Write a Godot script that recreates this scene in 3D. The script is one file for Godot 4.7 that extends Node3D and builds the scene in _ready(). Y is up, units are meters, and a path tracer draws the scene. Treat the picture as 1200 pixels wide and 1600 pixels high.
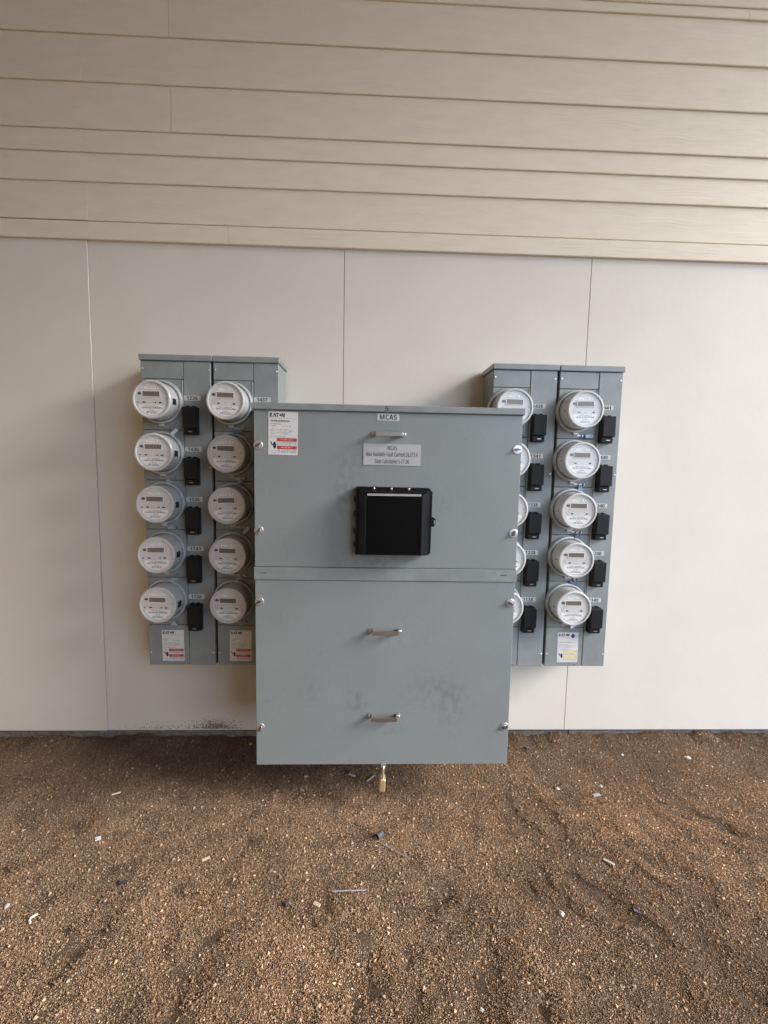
extends Node3D
# A meter bank on the outside wall of a building under an added, unseen roof, gravel in front.

var taken := {}
var M := {}
var rng := RandomNumberGenerator.new()

# ------------------------------------------------------------------ naming
func numbered(called: String) -> String:
	if not taken.has(called):
		taken[called] = 0
		return called
	taken[called] += 1
	return "%s_%03d" % [called, taken[called]]

func numbered_in(parent: Node, called: String) -> String:
	var k := "%d/%s" % [parent.get_instance_id(), called]
	if not taken.has(k):
		taken[k] = 0
		return called
	taken[k] += 1
	return "%s_%03d" % [called, taken[k]]

func tag(o: Node, label := "", category := "", group := "", kind := "") -> void:
	if label: o.set_meta("label", label)
	if category: o.set_meta("category", category)
	if group: o.set_meta("group", group)
	if kind: o.set_meta("kind", kind)

func thing(called: String, label: String, category: String, at := Vector3.ZERO, group := "") -> Node3D:
	var o := Node3D.new()
	o.name = numbered(called)
	add_child(o, true)
	o.position = at
	tag(o, label, category, group)
	return o

func obj(called: String, st: SurfaceTool, mat: Material, parent: Node = null) -> MeshInstance3D:
	var o := MeshInstance3D.new()
	o.mesh = st.commit()
	o.material_override = mat
	if parent == null:
		o.name = numbered(called)
		add_child(o, true)
	else:
		o.name = numbered_in(parent, called)
		parent.add_child(o, true)
	return o

func share(called: String, mesh: Mesh, mat: Material, parent: Node, at := Vector3.ZERO, turn := Vector3.ZERO) -> MeshInstance3D:
	var o := MeshInstance3D.new()
	o.mesh = mesh
	o.material_override = mat
	o.name = numbered_in(parent, called)
	parent.add_child(o, true)
	o.position = at
	o.rotation = turn
	return o

func dup(src: Node3D, called: String, label: String, at: Vector3, turn := Vector3.ZERO) -> Node3D:
	var r: Node3D = src.duplicate()
	r.name = numbered(called)
	add_child(r, true)
	r.position = at
	r.rotation = turn
	r.set_meta("label", label)
	return r

# ------------------------------------------------------------------ shapes
func begin() -> SurfaceTool:
	var st := SurfaceTool.new()
	st.begin(Mesh.PRIMITIVE_TRIANGLES)
	return st

func uv_of(p: Vector3, n: Vector3) -> Vector2:
	var a := n.abs()
	if a.z >= a.x and a.z >= a.y: return Vector2(p.x, -p.y)
	if a.x >= a.y: return Vector2(p.z, -p.y)
	return Vector2(p.x, p.z)

func tri(st: SurfaceTool, a: Vector3, b: Vector3, c: Vector3, out: Vector3) -> void:
	var n := (b - a).cross(c - a)
	if n.length_squared() < 1e-16: return
	n = n.normalized()
	if n.dot(out) < 0.0:
		n = -n
		var t := b
		b = c
		c = t
	# counterclockwise now; Godot's front is clockwise
	for p in [a, c, b]:
		st.set_normal(n)
		st.set_uv(uv_of(p, n))
		st.add_vertex(p)

func quad(st: SurfaceTool, a: Vector3, b: Vector3, c: Vector3, d: Vector3, out: Vector3) -> void:
	tri(st, a, b, c, out)
	tri(st, a, c, d, out)

# chamfered box between two corners
func bx(st: SurfaceTool, lo: Vector3, hi: Vector3, ch := 0.0, xf := Transform3D()) -> void:
	var c := (lo + hi) * 0.5
	var h := (hi - lo) * 0.5
	ch = minf(ch, minf(h.x, minf(h.y, h.z)) * 0.9)
	var ax := [Vector3.RIGHT, Vector3.UP, Vector3.BACK]
	var f := func(p: Vector3) -> Vector3: return xf * (c + p)
	var bas := xf.basis
	for i in 3:
		var u: Vector3 = ax[(i + 1) % 3]
		var v: Vector3 = ax[(i + 2) % 3]
		var w: Vector3 = ax[i]
		var hu := h[(i + 1) % 3] - ch
		var hv := h[(i + 2) % 3] - ch
		var hw := h[i]
		for s in [-1.0, 1.0]:
			var o: Vector3 = w * (hw * s)
			quad(st, f.call(o - u * hu - v * hv), f.call(o + u * hu - v * hv), f.call(o + u * hu + v * hv), f.call(o - u * hu + v * hv), bas * (w * s))
	if ch <= 0.0: return
	for i in 3:
		var u: Vector3 = ax[(i + 1) % 3]
		var v: Vector3 = ax[(i + 2) % 3]
		var w: Vector3 = ax[i]
		var hu := h[(i + 1) % 3]
		var hv := h[(i + 2) % 3]
		var hw := h[i] - ch
		for su in [-1.0, 1.0]:
			for sv in [-1.0, 1.0]:
				var p1: Vector3 = u * (hu * su) + v * ((hv - ch) * sv)
				var p2: Vector3 = u * ((hu - ch) * su) + v * (hv * sv)
				quad(st, f.call(p1 - w * hw), f.call(p1 + w * hw), f.call(p2 + w * hw), f.call(p2 - w * hw), bas * (u * su + v * sv))
	for sx in [-1.0, 1.0]:
		for sy in [-1.0, 1.0]:
			for sz in [-1.0, 1.0]:
				tri(st, f.call(Vector3(h.x * sx, (h.y - ch) * sy, (h.z - ch) * sz)), f.call(Vector3((h.x - ch) * sx, h.y * sy, (h.z - ch) * sz)), f.call(Vector3((h.x - ch) * sx, (h.y - ch) * sy, h.z * sz)), bas * Vector3(sx, sy, sz))

func box(lo: Vector3, hi: Vector3, ch := 0.0) -> SurfaceTool:
	var st := begin()
	bx(st, lo, hi, ch)
	return st

func vert(st: SurfaceTool, p: Vector3, n: Vector3, uv: Vector2) -> void:
	st.set_normal(n)
	st.set_uv(uv)
	st.add_vertex(p)

# lathe about z; prof is a list of Vector2(radius, z); smooth round the axis, hard between segments
func lathe(st: SurfaceTool, prof: Array, seg := 48, xf := Transform3D(), uvr := 0.1) -> void:
	for k in prof.size() - 1:
		var a: Vector2 = prof[k]
		var b: Vector2 = prof[k + 1]
		var d := b - a
		var nn := Vector2(d.y, -d.x).normalized()
		for i in seg:
			var t0 := TAU * i / seg
			var t1 := TAU * (i + 1) / seg
			var c0 := Vector3(cos(t0), sin(t0), 0)
			var c1 := Vector3(cos(t1), sin(t1), 0)
			var p := [c0 * a.x + Vector3(0, 0, a.y), c1 * a.x + Vector3(0, 0, a.y), c1 * b.x + Vector3(0, 0, b.y), c0 * b.x + Vector3(0, 0, b.y)]
			var n := [c0 * nn.x + Vector3(0, 0, nn.y), c1 * nn.x + Vector3(0, 0, nn.y)]
			n = [n[0], n[1], n[1], n[0]]
			for tr in [[0, 1, 2], [0, 2, 3]]:
				var q := [tr[0], tr[1], tr[2]]
				var g: Vector3 = (p[q[1]] - p[q[0]]).cross(p[q[2]] - p[q[0]])
				if g.length_squared() < 1e-18: continue
				if g.dot(n[q[0]] + n[q[1]]) > 0.0: q = [q[0], q[2], q[1]]
				for j in q:
					var pp: Vector3 = p[j]
					vert(st, xf * pp, (xf.basis * n[j]).normalized(), Vector2(0.5 + 0.5 * pp.x / uvr, 0.5 - 0.5 * pp.y / uvr))

# tube along points
func tube(st: SurfaceTool, pts: Array, r: float, seg := 10) -> void:
	var rings := []
	var up := Vector3(0.13, 0.31, 0.94)
	for i in pts.size():
		var p: Vector3 = pts[i]
		var t: Vector3 = (pts[mini(i + 1, pts.size() - 1)] - pts[maxi(i - 1, 0)]).normalized()
		var u := t.cross(up).normalized()
		var v := u.cross(t).normalized()
		var ring := []
		for k in seg:
			var a := TAU * k / seg
			ring.append([p + (u * cos(a) + v * sin(a)) * r, u * cos(a) + v * sin(a)])
		rings.append(ring)
	for i in rings.size() - 1:
		for k in seg:
			var a: Array = rings[i][k]
			var b: Array = rings[i][(k + 1) % seg]
			var c: Array = rings[i + 1][(k + 1) % seg]
			var d: Array = rings[i + 1][k]
			for q in [[a, b, c], [a, c, d]]:
				var g: Vector3 = (q[1][0] - q[0][0]).cross(q[2][0] - q[0][0])
				if g.dot(q[0][1]) > 0.0: q = [q[0], q[2], q[1]]
				for w in q: vert(st, w[0], w[1], Vector2(w[0].x, w[0].y))
	for e in [0, rings.size() - 1]:
		var cc: Vector3 = pts[e]
		var out: Vector3 = (pts[0] - pts[1]) if e == 0 else (pts[e] - pts[e - 1])
		for k in seg: tri(st, cc, rings[e][k][0], rings[e][(k + 1) % seg][0], out)

# outline (x, y) pushed out from z0 to z1
func slab(st: SurfaceTool, pts: Array, z0: float, z1: float) -> void:
	var idx := Geometry2D.triangulate_polygon(PackedVector2Array(pts))
	for i in range(0, idx.size(), 3):
		var a: Vector2 = pts[idx[i]]
		var b: Vector2 = pts[idx[i + 1]]
		var c: Vector2 = pts[idx[i + 2]]
		tri(st, Vector3(a.x, a.y, z1), Vector3(b.x, b.y, z1), Vector3(c.x, c.y, z1), Vector3.BACK)
		tri(st, Vector3(a.x, a.y, z0), Vector3(b.x, b.y, z0), Vector3(c.x, c.y, z0), Vector3.FORWARD)
	var area := 0.0
	for i in pts.size():
		area += pts[i].cross(pts[(i + 1) % pts.size()])
	for i in pts.size():
		var a: Vector2 = pts[i]
		var b: Vector2 = pts[(i + 1) % pts.size()]
		var n := Vector2(b.y - a.y, a.x - b.x) * signf(area)
		quad(st, Vector3(a.x, a.y, z0), Vector3(b.x, b.y, z0), Vector3(b.x, b.y, z1), Vector3(a.x, a.y, z1), Vector3(n.x, n.y, 0))

# a rectangle with uv 0..1 facing +z, with thickness
func plate(w: float, h: float, th: float) -> ArrayMesh:
	var st := begin()
	bx(st, Vector3(-w / 2, -h / 2, 0), Vector3(w / 2, h / 2, th * 0.9), 0)
	var p := [Vector3(-w / 2, h / 2, th), Vector3(w / 2, h / 2, th), Vector3(w / 2, -h / 2, th), Vector3(-w / 2, -h / 2, th)]
	var u := [Vector2(0, 0), Vector2(1, 0), Vector2(1, 1), Vector2(0, 1)]
	for k in [0, 1, 2, 0, 2, 3]: vert(st, p[k], Vector3.BACK, u[k])
	return st.commit()

func lettering(parent: Node, words: String, at: Vector3, cap: float, width: float, mat: Material, bold := false) -> void:
	var t := TextMesh.new()
	var f := SystemFont.new()
	f.font_names = PackedStringArray(["Droid Sans"])
	if bold: f.font_weight = 700
	t.font = f
	t.text = words
	t.font_size = 64
	t.pixel_size = cap / 0.714 / 64.0
	t.depth = 0.0004
	t.curve_step = 2.0
	var o := share("lettering", t, mat, parent)
	var bb := t.get_aabb()
	var s := 1.0 if width <= 0.0 else width / maxf(bb.size.x, 0.001)
	o.scale = Vector3(s, 1, 1)
	o.position = at - Vector3(bb.get_center().x * s, bb.get_center().y, 0)

# ------------------------------------------------------------------ textures
func lin(r: float, g: float, b: float) -> Color:
	return Color(r, g, b).linear_to_srgb()

func noise_tex(freq: float, ramp: Array, w := 512, h := 512, seed_ := 1, type := FastNoiseLite.TYPE_SIMPLEX_SMOOTH, oct := 4) -> NoiseTexture2D:
	var n := FastNoiseLite.new()
	n.seed = seed_
	n.noise_type = type
	n.frequency = freq
	n.fractal_octaves = oct
	var t := NoiseTexture2D.new()
	t.width = w
	t.height = h
	t.seamless = true
	t.noise = n
	var g := Gradient.new()
	g.offsets = PackedFloat32Array([0.15, 0.85])
	g.colors = PackedColorArray(ramp)
	t.color_ramp = g
	return t

func mat(c: Color, rough := 0.5, metal := 0.0) -> StandardMaterial3D:
	var m := StandardMaterial3D.new()
	m.albedo_color = c
	m.roughness = rough
	m.metallic = metal
	return m

func tri_tex(m: StandardMaterial3D, scale: Vector3, world := true) -> StandardMaterial3D:
	m.uv1_triplanar = true
	m.uv1_world_triplanar = world
	m.uv1_scale = scale
	return m

# rows of strokes too small to read
func scribble(im: Image, x0: int, x1: int, y: int, h: int, c: Color, fill := 0.8) -> void:
	var x := x0
	while x < x1:
		var wl := rng.randi_range(2, 7)
		for k in wl:
			if x >= x1: return
			if rng.randf() < fill:
				var hh := h if rng.randf() < 0.7 else maxi(1, h - 1)
				im.fill_rect(Rect2i(x, y + h - hh, 1 if rng.randf() < 0.6 else 2, hh), c)
			x += 2
		x += 2

func fill_poly(im: Image, pts: Array, c: Color) -> void:
	var pv := PackedVector2Array(pts)
	var r := Rect2(pts[0], Vector2.ZERO)
	for p in pts: r = r.expand(p)
	for y in range(int(r.position.y), int(r.end.y) + 1):
		for x in range(int(r.position.x), int(r.end.x) + 1):
			if x >= 0 and y >= 0 and x < im.get_width() and y < im.get_height() and Geometry2D.is_point_in_polygon(Vector2(x + 0.5, y + 0.5), pv):
				im.set_pixel(x, y, c)

# block letters of the maker's mark on the stickers
func mark(im: Image, x: float, y: float, h: float, c: Color) -> void:
	var w := h * 0.86
	for r in [[0.0, 0.0, 0.78, 0.24], [0.0, 0.38, 0.72, 0.24], [0.0, 0.76, 0.78, 0.24], [0.0, 0.0, 0.3, 1.0]]:
		im.fill_rect(Rect2i(int(x + r[0] * w), int(y + r[1] * h), maxi(1, int(r[2] * w)), maxi(1, int(r[3] * h))), c)
	x += w * 0.92
	fill_poly(im, [Vector2(x, y + h), Vector2(x + 0.42 * w, y), Vector2(x + 0.66 * w, y), Vector2(x + 1.08 * w, y + h), Vector2(x + 0.76 * w, y + h), Vector2(x + 0.54 * w, y + 0.42 * h), Vector2(x + 0.3 * w, y + h)], c)
	x += w * 0.95
	im.fill_rect(Rect2i(int(x), int(y), int(0.95 * w), maxi(2, int(0.25 * h))), c)
	im.fill_rect(Rect2i(int(x + 0.32 * w), int(y), int(0.32 * w), int(h)), c)
	x += w * 1.08
	var dot := []
	for k in 12: dot.append(Vector2(x + 0.2 * w, y + 0.5 * h) + Vector2(cos(TAU * k / 12), sin(TAU * k / 12)) * 0.27 * h)
	fill_poly(im, dot, c)
	x += w * 0.52
	fill_poly(im, [Vector2(x, y), Vector2(x + 0.3 * w, y), Vector2(x + 0.66 * w, y + 0.55 * h), Vector2(x + 0.66 * w, y), Vector2(x + 0.96 * w, y), Vector2(x + 0.96 * w, y + h), Vector2(x + 0.66 * w, y + h), Vector2(x + 0.3 * w, y + 0.45 * h), Vector2(x + 0.3 * w, y + h), Vector2(x, y + h)], c)

func sticker_tex(bar: Color, ink: bool) -> ImageTexture:
	var im := Image.create(136, 200, false, Image.FORMAT_RGB8)
	im.fill(Color(0.86, 0.85, 0.84))
	var dark := Color(0.08, 0.08, 0.09)
	var grey := Color(0.33, 0.33, 0.34)
	mark(im, 6, 7, 18, dark)
	im.fill_rect(Rect2i(4, 30, 128, 1), Color(0.5, 0.5, 0.5))
	if not ink: scribble(im, 8, 60, 55, 4, grey)
	scribble(im, 8, 90 if ink else 40, 64, 3, grey)
	scribble(im, 66, 112, 65, 3, grey)
	for y in [80, 87, 94, 101]: scribble(im, 8, 120 - (int(y) % 3) * 14, y, 3, Color(0.5, 0.5, 0.5))
	scribble(im, 6, 82, 112, 3, grey)
	im.fill_rect(Rect2i(4, 119, 128, 1), Color(0.6, 0.6, 0.6))
	for y in [122, 158]:
		im.fill_rect(Rect2i(40, y, 92, 16), bar)
		scribble(im, 58, 112, y + 5, 5, Color(0.92, 0.88, 0.84))
		for r in 3: scribble(im, 41, 130, y + 19 + r * 5, 3, Color(0.4, 0.4, 0.45), 0.7)
	fill_poly(im, [Vector2(22, 150), Vector2(27, 140), Vector2(34, 143), Vector2(37, 158), Vector2(34, 170), Vector2(28, 172), Vector2(23, 164)], dark)
	fill_poly(im, [Vector2(8, 138), Vector2(14, 140), Vector2(19, 150), Vector2(22, 156), Vector2(17, 157), Vector2(13, 150)], dark)
	im.fill_rect(Rect2i(28, 156, 4, 2), Color(0.8, 0.8, 0.8))
	im.fill_rect(Rect2i(4, 182, 128, 1), Color(0.6, 0.6, 0.6))
	scribble(im, 8, 36, 188, 3, Color(0.6, 0.6, 0.6))
	if ink:
		var blot := []
		for k in 18:
			var rr := 15.0 * (0.55 + 0.6 * rng.randf())
			blot.append(Vector2(100, 24) + Vector2(cos(TAU * k / 18) * rr, sin(TAU * k / 18) * rr))
		fill_poly(im, blot, Color(0.12, 0.13, 0.36))
	return ImageTexture.create_from_image(im)

func meter_face_tex(kind: int) -> ImageTexture:
	var s := 200
	var im := Image.create(s, s, false, Image.FORMAT_RGB8)
	im.fill(Color(0.80, 0.785, 0.77))
	var R := s * 0.5
	var px := func(x: float, y: float) -> Vector2: return Vector2(R + x * R, R - y * R)
	var dark := Color(0.13, 0.12, 0.12)
	# white name plate on the lower half
	for y in range(s):
		for x in range(s):
			var u := (x + 0.5 - R) / R
			var v := (R - y - 0.5) / R
			if v < -0.30 and absf(u) < 0.76 and Vector2(u, v).length() < 0.9:
				im.set_pixel(x, y, Color(0.90, 0.895, 0.89))
	# printed strip above the display
	var a: Vector2 = px.call(-0.40, 0.74)
	im.fill_rect(Rect2i(int(a.x), int(a.y), 80, 13), Color(0.92, 0.92, 0.91))
	scribble(im, int(a.x) + 6, int(a.x) + 60, int(a.y) + 3, 3, Color(0.25, 0.25, 0.25))
	scribble(im, int(a.x) + 30, int(a.x) + 62, int(a.y) + 8, 3, Color(0.4, 0.4, 0.4))
	im.fill_rect(Rect2i(int(a.x) + 70, int(a.y) + 2, 3, 8), dark)
	for u in [-0.42, 0.38]:
		var q: Vector2 = px.call(u, 0.82)
		im.fill_rect(Rect2i(int(q.x), int(q.y), 4, 3), dark)
	# round emblem left of the display
	var e := []
	for k in 14: e.append(px.call(-0.72 + 0.10 * cos(TAU * k / 14), 0.34 + 0.085 * sin(TAU * k / 14)))
	fill_poly(im, e, Color(0.30, 0.29, 0.28))
	fill_poly(im, [px.call(-0.64, 0.40), px.call(-0.54, 0.36), px.call(-0.54, 0.31), px.call(-0.64, 0.28)], Color(0.35, 0.34, 0.33))
	# row of ports
	for d in ([[-0.80, 0.045], [-0.45, 0.10], [0.22, 0.05], [0.50, 0.10]] if kind == 0 else [[-0.42, 0.085], [0.50, 0.085]]):
		var pts := []
		for k in 12: pts.append(px.call(d[0] + d[1] * cos(TAU * k / 12), -0.17 + 0.045 * sin(TAU * k / 12)))
		fill_poly(im, pts, dark)
	var b: Vector2 = px.call(-0.18, -0.14)
	im.fill_rect(Rect2i(int(b.x), int(b.y), 46 if kind == 1 else 30, 8), Color(0.88, 0.88, 0.87))
	scribble(im, int(b.x) + 3, int(b.x) + 42, int(b.y) + 2, 4, Color(0.4, 0.4, 0.4))
	if kind == 1:
		var c: Vector2 = px.call(-0.78, 0.06)
		im.fill_rect(Rect2i(int(c.x), int(c.y), 1, 24), dark)
		im.fill_rect(Rect2i(int(c.x) + 12, int(c.y), 1, 24), dark)
		im.fill_rect(Rect2i(int(c.x), int(c.y) + 24, 12, 1), dark)
	var m: Vector2 = px.call(0.83, 0.10)
	im.fill_rect(Rect2i(int(m.x), int(m.y), 4, 6), Color(0.3, 0.28, 0.28))
	# print on the name plate
	for row in [[-0.36, 0.40], [-0.43, 0.56], [-0.485, 0.62], [-0.60, 0.14], [-0.69, 0.30], [-0.76, 0.34]]:
		var p: Vector2 = px.call(-row[1], row[0])
		scribble(im, int(p.x), int(R + row[1] * R), int(p.y), 4, Color(0.13, 0.13, 0.14), 0.9)
	return ImageTexture.create_from_image(im)

func lcd_tex() -> ImageTexture:
	var im := Image.create(96, 28, false, Image.FORMAT_RGB8)
	im.fill(Color(0.47, 0.435, 0.39))
	for y in 28:
		for x in 96: im.set_pixel(x, y, Color(0.47, 0.435, 0.39) * (0.94 + 0.12 * rng.randf()))
	for k in 6: # seven-segment ghosts
		var x := 14 + k * 12
		for r in [[0, 5, 7, 1], [0, 13, 7, 1], [0, 21, 7, 1], [0, 5, 1, 17], [7, 5, 1, 17]]:
			im.fill_rect(Rect2i(x + r[0], r[1], r[2], r[3]), Color(0.35, 0.325, 0.29))
	return ImageTexture.create_from_image(im)

# worn paint of the big cabinet: handled patches, scuffs and run marks; drawn over the door's own area
func door_tex(w: int, h: int, smears: Array, scuffs: int, sd: int) -> ImageTexture:
	var im := Image.create(w, h, false, Image.FORMAT_RGB8)
	var n := FastNoiseLite.new()
	n.seed = sd
	n.frequency = 0.010
	n.fractal_octaves = 4
	var n2 := FastNoiseLite.new()
	n2.seed = sd + 5
	n2.frequency = 0.055
	n2.fractal_octaves = 5
	for y in h:
		for x in w:
			var v := 1.0 + 0.022 * n.get_noise_2d(x, y) + 0.012 * n2.get_noise_2d(x * 2.0, y * 2.0)
			for s in smears:
				var d := Vector2((float(x) / w - s[0]) / s[2], (float(y) / h - s[1]) / s[3]).length_squared()
				if d < 4.0:
					v -= s[4] * exp(-d * 1.2) * clampf(0.5 + 1.9 * n2.get_noise_2d(x * 1.3, y * 0.8), 0.0, 1.0)
			im.set_pixel(x, y, Color(v * 0.95, v * 0.95, v * 0.95))
	rng.seed = sd
	for k in scuffs:
		var p := Vector2(rng.randf() * w, rng.randf() * h)
		var d := Vector2(rng.randf_range(-1, 1), rng.randf_range(-0.6, 0.6)).normalized()
		var b := rng.randf_range(0.03, 0.10) * (1.0 if rng.randf() < 0.7 else -1.0)
		for q in rng.randi_range(2, 16):
			var pp := p + d * q
			if pp.x > 1 and pp.y > 1 and pp.x < w - 2 and pp.y < h - 2:
				var c := im.get_pixelv(pp)
				im.set_pixelv(pp, Color(c.r + b, c.g + b, c.b + b))
	return ImageTexture.create_from_image(im)

# ------------------------------------------------------------------ materials
func make_materials() -> void:
	var wall := mat(lin(0.745, 0.685, 0.595), 0.6)
	wall.albedo_texture = noise_tex(0.006, [Color(0.985, 0.985, 0.982), Color(1, 1, 1)], 512, 512, 3)
	wall.heightmap_enabled = true
	wall.heightmap_texture = noise_tex(0.05, [Color.BLACK, Color.WHITE], 512, 512, 4)
	wall.heightmap_scale = 0.02
	M.panel = tri_tex(wall, Vector3(0.7, 0.7, 0.7))
	for k in 3:
		var s := mat(lin(0.83 - 0.010 * k, 0.730 - 0.009 * k, 0.568 - 0.007 * k), 0.6)
		s.albedo_texture = noise_tex(0.012, [Color(0.975, 0.975, 0.975), Color(1, 1, 1)], 512, 512, 8)
		s.heightmap_enabled = true
		s.heightmap_texture = M.grain if M.has("grain") else grain_tex()
		M.grain = s.heightmap_texture
		s.heightmap_scale = 0.2
		s.uv1_scale = Vector3(0.8, 2.6, 1)
		s.uv1_offset = Vector3(0.31 * k, 0.17 * k, 0)
		M["siding%d" % k] = s
	var conc := mat(lin(0.22, 0.195, 0.165), 0.95)
	conc.albedo_texture = noise_tex(0.02, [Color(0.78, 0.78, 0.78), Color(1, 1, 1)], 512, 512, 11)
	conc.heightmap_enabled = true
	conc.heightmap_texture = noise_tex(0.08, [Color.BLACK, Color.WHITE], 512, 512, 12)
	conc.heightmap_scale = 0.02
	M.concrete = tri_tex(conc, Vector3(2.2, 2.2, 2.2))
	var g := mat(lin(0.272, 0.292, 0.284), 0.42)
	g.albedo_texture = noise_tex(0.008, [Color(0.94, 0.94, 0.94), Color(1, 1, 1)], 512, 512, 21)
	g.heightmap_enabled = true
	g.heightmap_texture = noise_tex(0.20, [Color.BLACK, Color.WHITE], 512, 512, 22)
	g.heightmap_scale = 0.02
	M.steel = tri_tex(g, Vector3(2.5, 2.5, 2.5))
	var inner := mat(lin(0.03, 0.032, 0.034), 0.7)
	M.inner = inner
	M.zinc = mat(lin(0.66, 0.67, 0.68), 0.3, 0.75)
	M.zinc_dull = mat(lin(0.50, 0.48, 0.46), 0.38, 1.0)
	M.brass = mat(lin(0.78, 0.60, 0.30), 0.36, 0.6)
	M.brass_pale = mat(lin(0.80, 0.74, 0.58), 0.3, 0.6)
	var ring := mat(lin(0.46, 0.47, 0.46), 0.42, 0.25)
	M.ring = ring
	var cov := mat(lin(0.56, 0.55, 0.535), 0.3)
	cov.clearcoat_enabled = true
	cov.clearcoat = 0.6
	cov.clearcoat_roughness = 0.12
	M.cover = cov
	M.black_plastic = mat(lin(0.006, 0.006, 0.0065), 0.34)
	M.black_plastic.metallic_specular = 0.38
	M.black_gloss = mat(lin(0.0025, 0.0025, 0.003), 0.3)
	M.black_gloss.metallic_specular = 0.3
	M.breaker = mat(lin(0.0125, 0.012, 0.0125), 0.5)
	M.breaker.metallic_specular = 0.35
	M.ink = mat(lin(0.02, 0.02, 0.022), 0.7)
	M.marker = mat(lin(0.05, 0.05, 0.06), 0.6)
	M.tape = mat(lin(0.56, 0.545, 0.50), 0.5)
	M.tape_white = mat(lin(0.60, 0.60, 0.58), 0.5)
	M.plaque = mat(lin(0.46, 0.46, 0.46), 0.45)
	M.screw_dark = mat(lin(0.16, 0.16, 0.165), 0.35, 0.7)
	M.white_plastic = mat(lin(0.75, 0.74, 0.72), 0.45)
	M.frame_white = mat(lin(0.74, 0.73, 0.72), 0.5)
	for k in 2:
		var f := mat(Color.WHITE, 0.35)
		f.albedo_texture = meter_face_tex(k)
		f.clearcoat_enabled = true
		f.clearcoat = 0.5
		f.clearcoat_roughness = 0.06
		M["face%d" % k] = f
	var l := mat(Color.WHITE, 0.2)
	l.albedo_texture = lcd_tex()
	M.lcd = l
	var sr := mat(Color.WHITE, 0.4)
	sr.albedo_texture = sticker_tex(Color(0.72, 0.29, 0.26), false)
	M.sticker_red = sr
	var sy := mat(Color.WHITE, 0.4)
	sy.albedo_texture = sticker_tex(Color(0.88, 0.80, 0.48), true)
	M.sticker_yellow = sy
	var tg := mat(Color(0.75, 0.78, 0.82, 0.45), 0.2)
	tg.transparency = BaseMaterial3D.TRANSPARENCY_ALPHA
	M.tag_clear = tg
	M.tag_blue = mat(lin(0.16, 0.22, 0.42), 0.35)
	M.tag_lightblue = mat(lin(0.36, 0.47, 0.66), 0.35)
	M.tag_navy = mat(lin(0.03, 0.035, 0.11), 0.4)
	M.tag_white = mat(lin(0.65, 0.65, 0.66), 0.4)

func grain_tex() -> ImageTexture:
	# cedar-like relief pressed into the boards: long wavering streaks
	var w := 1024
	var h := 256
	var im := Image.create(w, h, false, Image.FORMAT_L8)
	var n := FastNoiseLite.new()
	n.seed = 77
	n.frequency = 0.02
	n.fractal_octaves = 3
	var n2 := FastNoiseLite.new()
	n2.seed = 78
	n2.frequency = 0.09
	n2.fractal_octaves = 4
	var n3 := FastNoiseLite.new()
	n3.seed = 79
	n3.frequency = 0.008
	for y in h:
		for x in w:
			# wrapped coordinates so that the streaks join
			var a := TAU * x / w
			var cx := cos(a) * 60.0
			var cz := sin(a) * 60.0
			var yy := y + 16.0 * n.get_noise_3d(cx * 0.35, y * 0.25, cz * 0.35)
			var v := n2.get_noise_3d(cx * 0.16, yy * 1.5, cz * 0.16)
			var k := clampf(0.45 + 1.4 * n3.get_noise_3d(cx, y * 1.5, cz), 0.05, 1.0)
			im.set_pixel(x, y, Color(0.5 + 0.6 * v * k, 0, 0).clamp() * Color(1, 0, 0) + Color(0, 0, 0, 1))
	var im2 := Image.create(w, h, false, Image.FORMAT_RGB8)
	for y in h:
		for x in w:
			var r := im.get_pixel(x, y).r
			im2.set_pixel(x, y, Color(r, r, r))
	return ImageTexture.create_from_image(im2)

# ------------------------------------------------------------------ ground
var gn := FastNoiseLite.new()
var gn2 := FastNoiseLite.new()
var gn3 := FastNoiseLite.new()
var DENTS := [ # x, z, half length, half width, turn, depth
	[0.47, 1.25, 0.17, 0.055, 1.15, 0.013], [0.42, 0.98, 0.045, 0.022, 1.3, 0.022], [0.03, 1.00, 0.05, 0.018, 1.0, 0.02],
	[0.98, 1.02, 0.16, 0.05, 2.3, 0.014], [1.25, 0.85, 0.14, 0.05, 2.4, 0.013], [0.72, 0.92, 0.06, 0.025, 2.2, 0.016], [-0.35, 1.15, 0.15, 0.055, 1.3, 0.012],
	[0.13, 1.24, 0.13, 0.045, 1.25, 0.012], [-0.72, 1.1, 0.14, 0.05, 1.2, 0.012], [1.55, 0.62, 0.15, 0.05, 2.5, 0.012], [-1.1, 0.75, 0.16, 0.06, 0.9, 0.010],
	[0.62, 1.33, 0.10, 0.03, 1.3, 0.016], [0.9, 0.55, 0.13, 0.05, 1.9, 0.009], [0.27, 1.3, 0.08, 0.03, 1.0, 0.015]]

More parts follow.
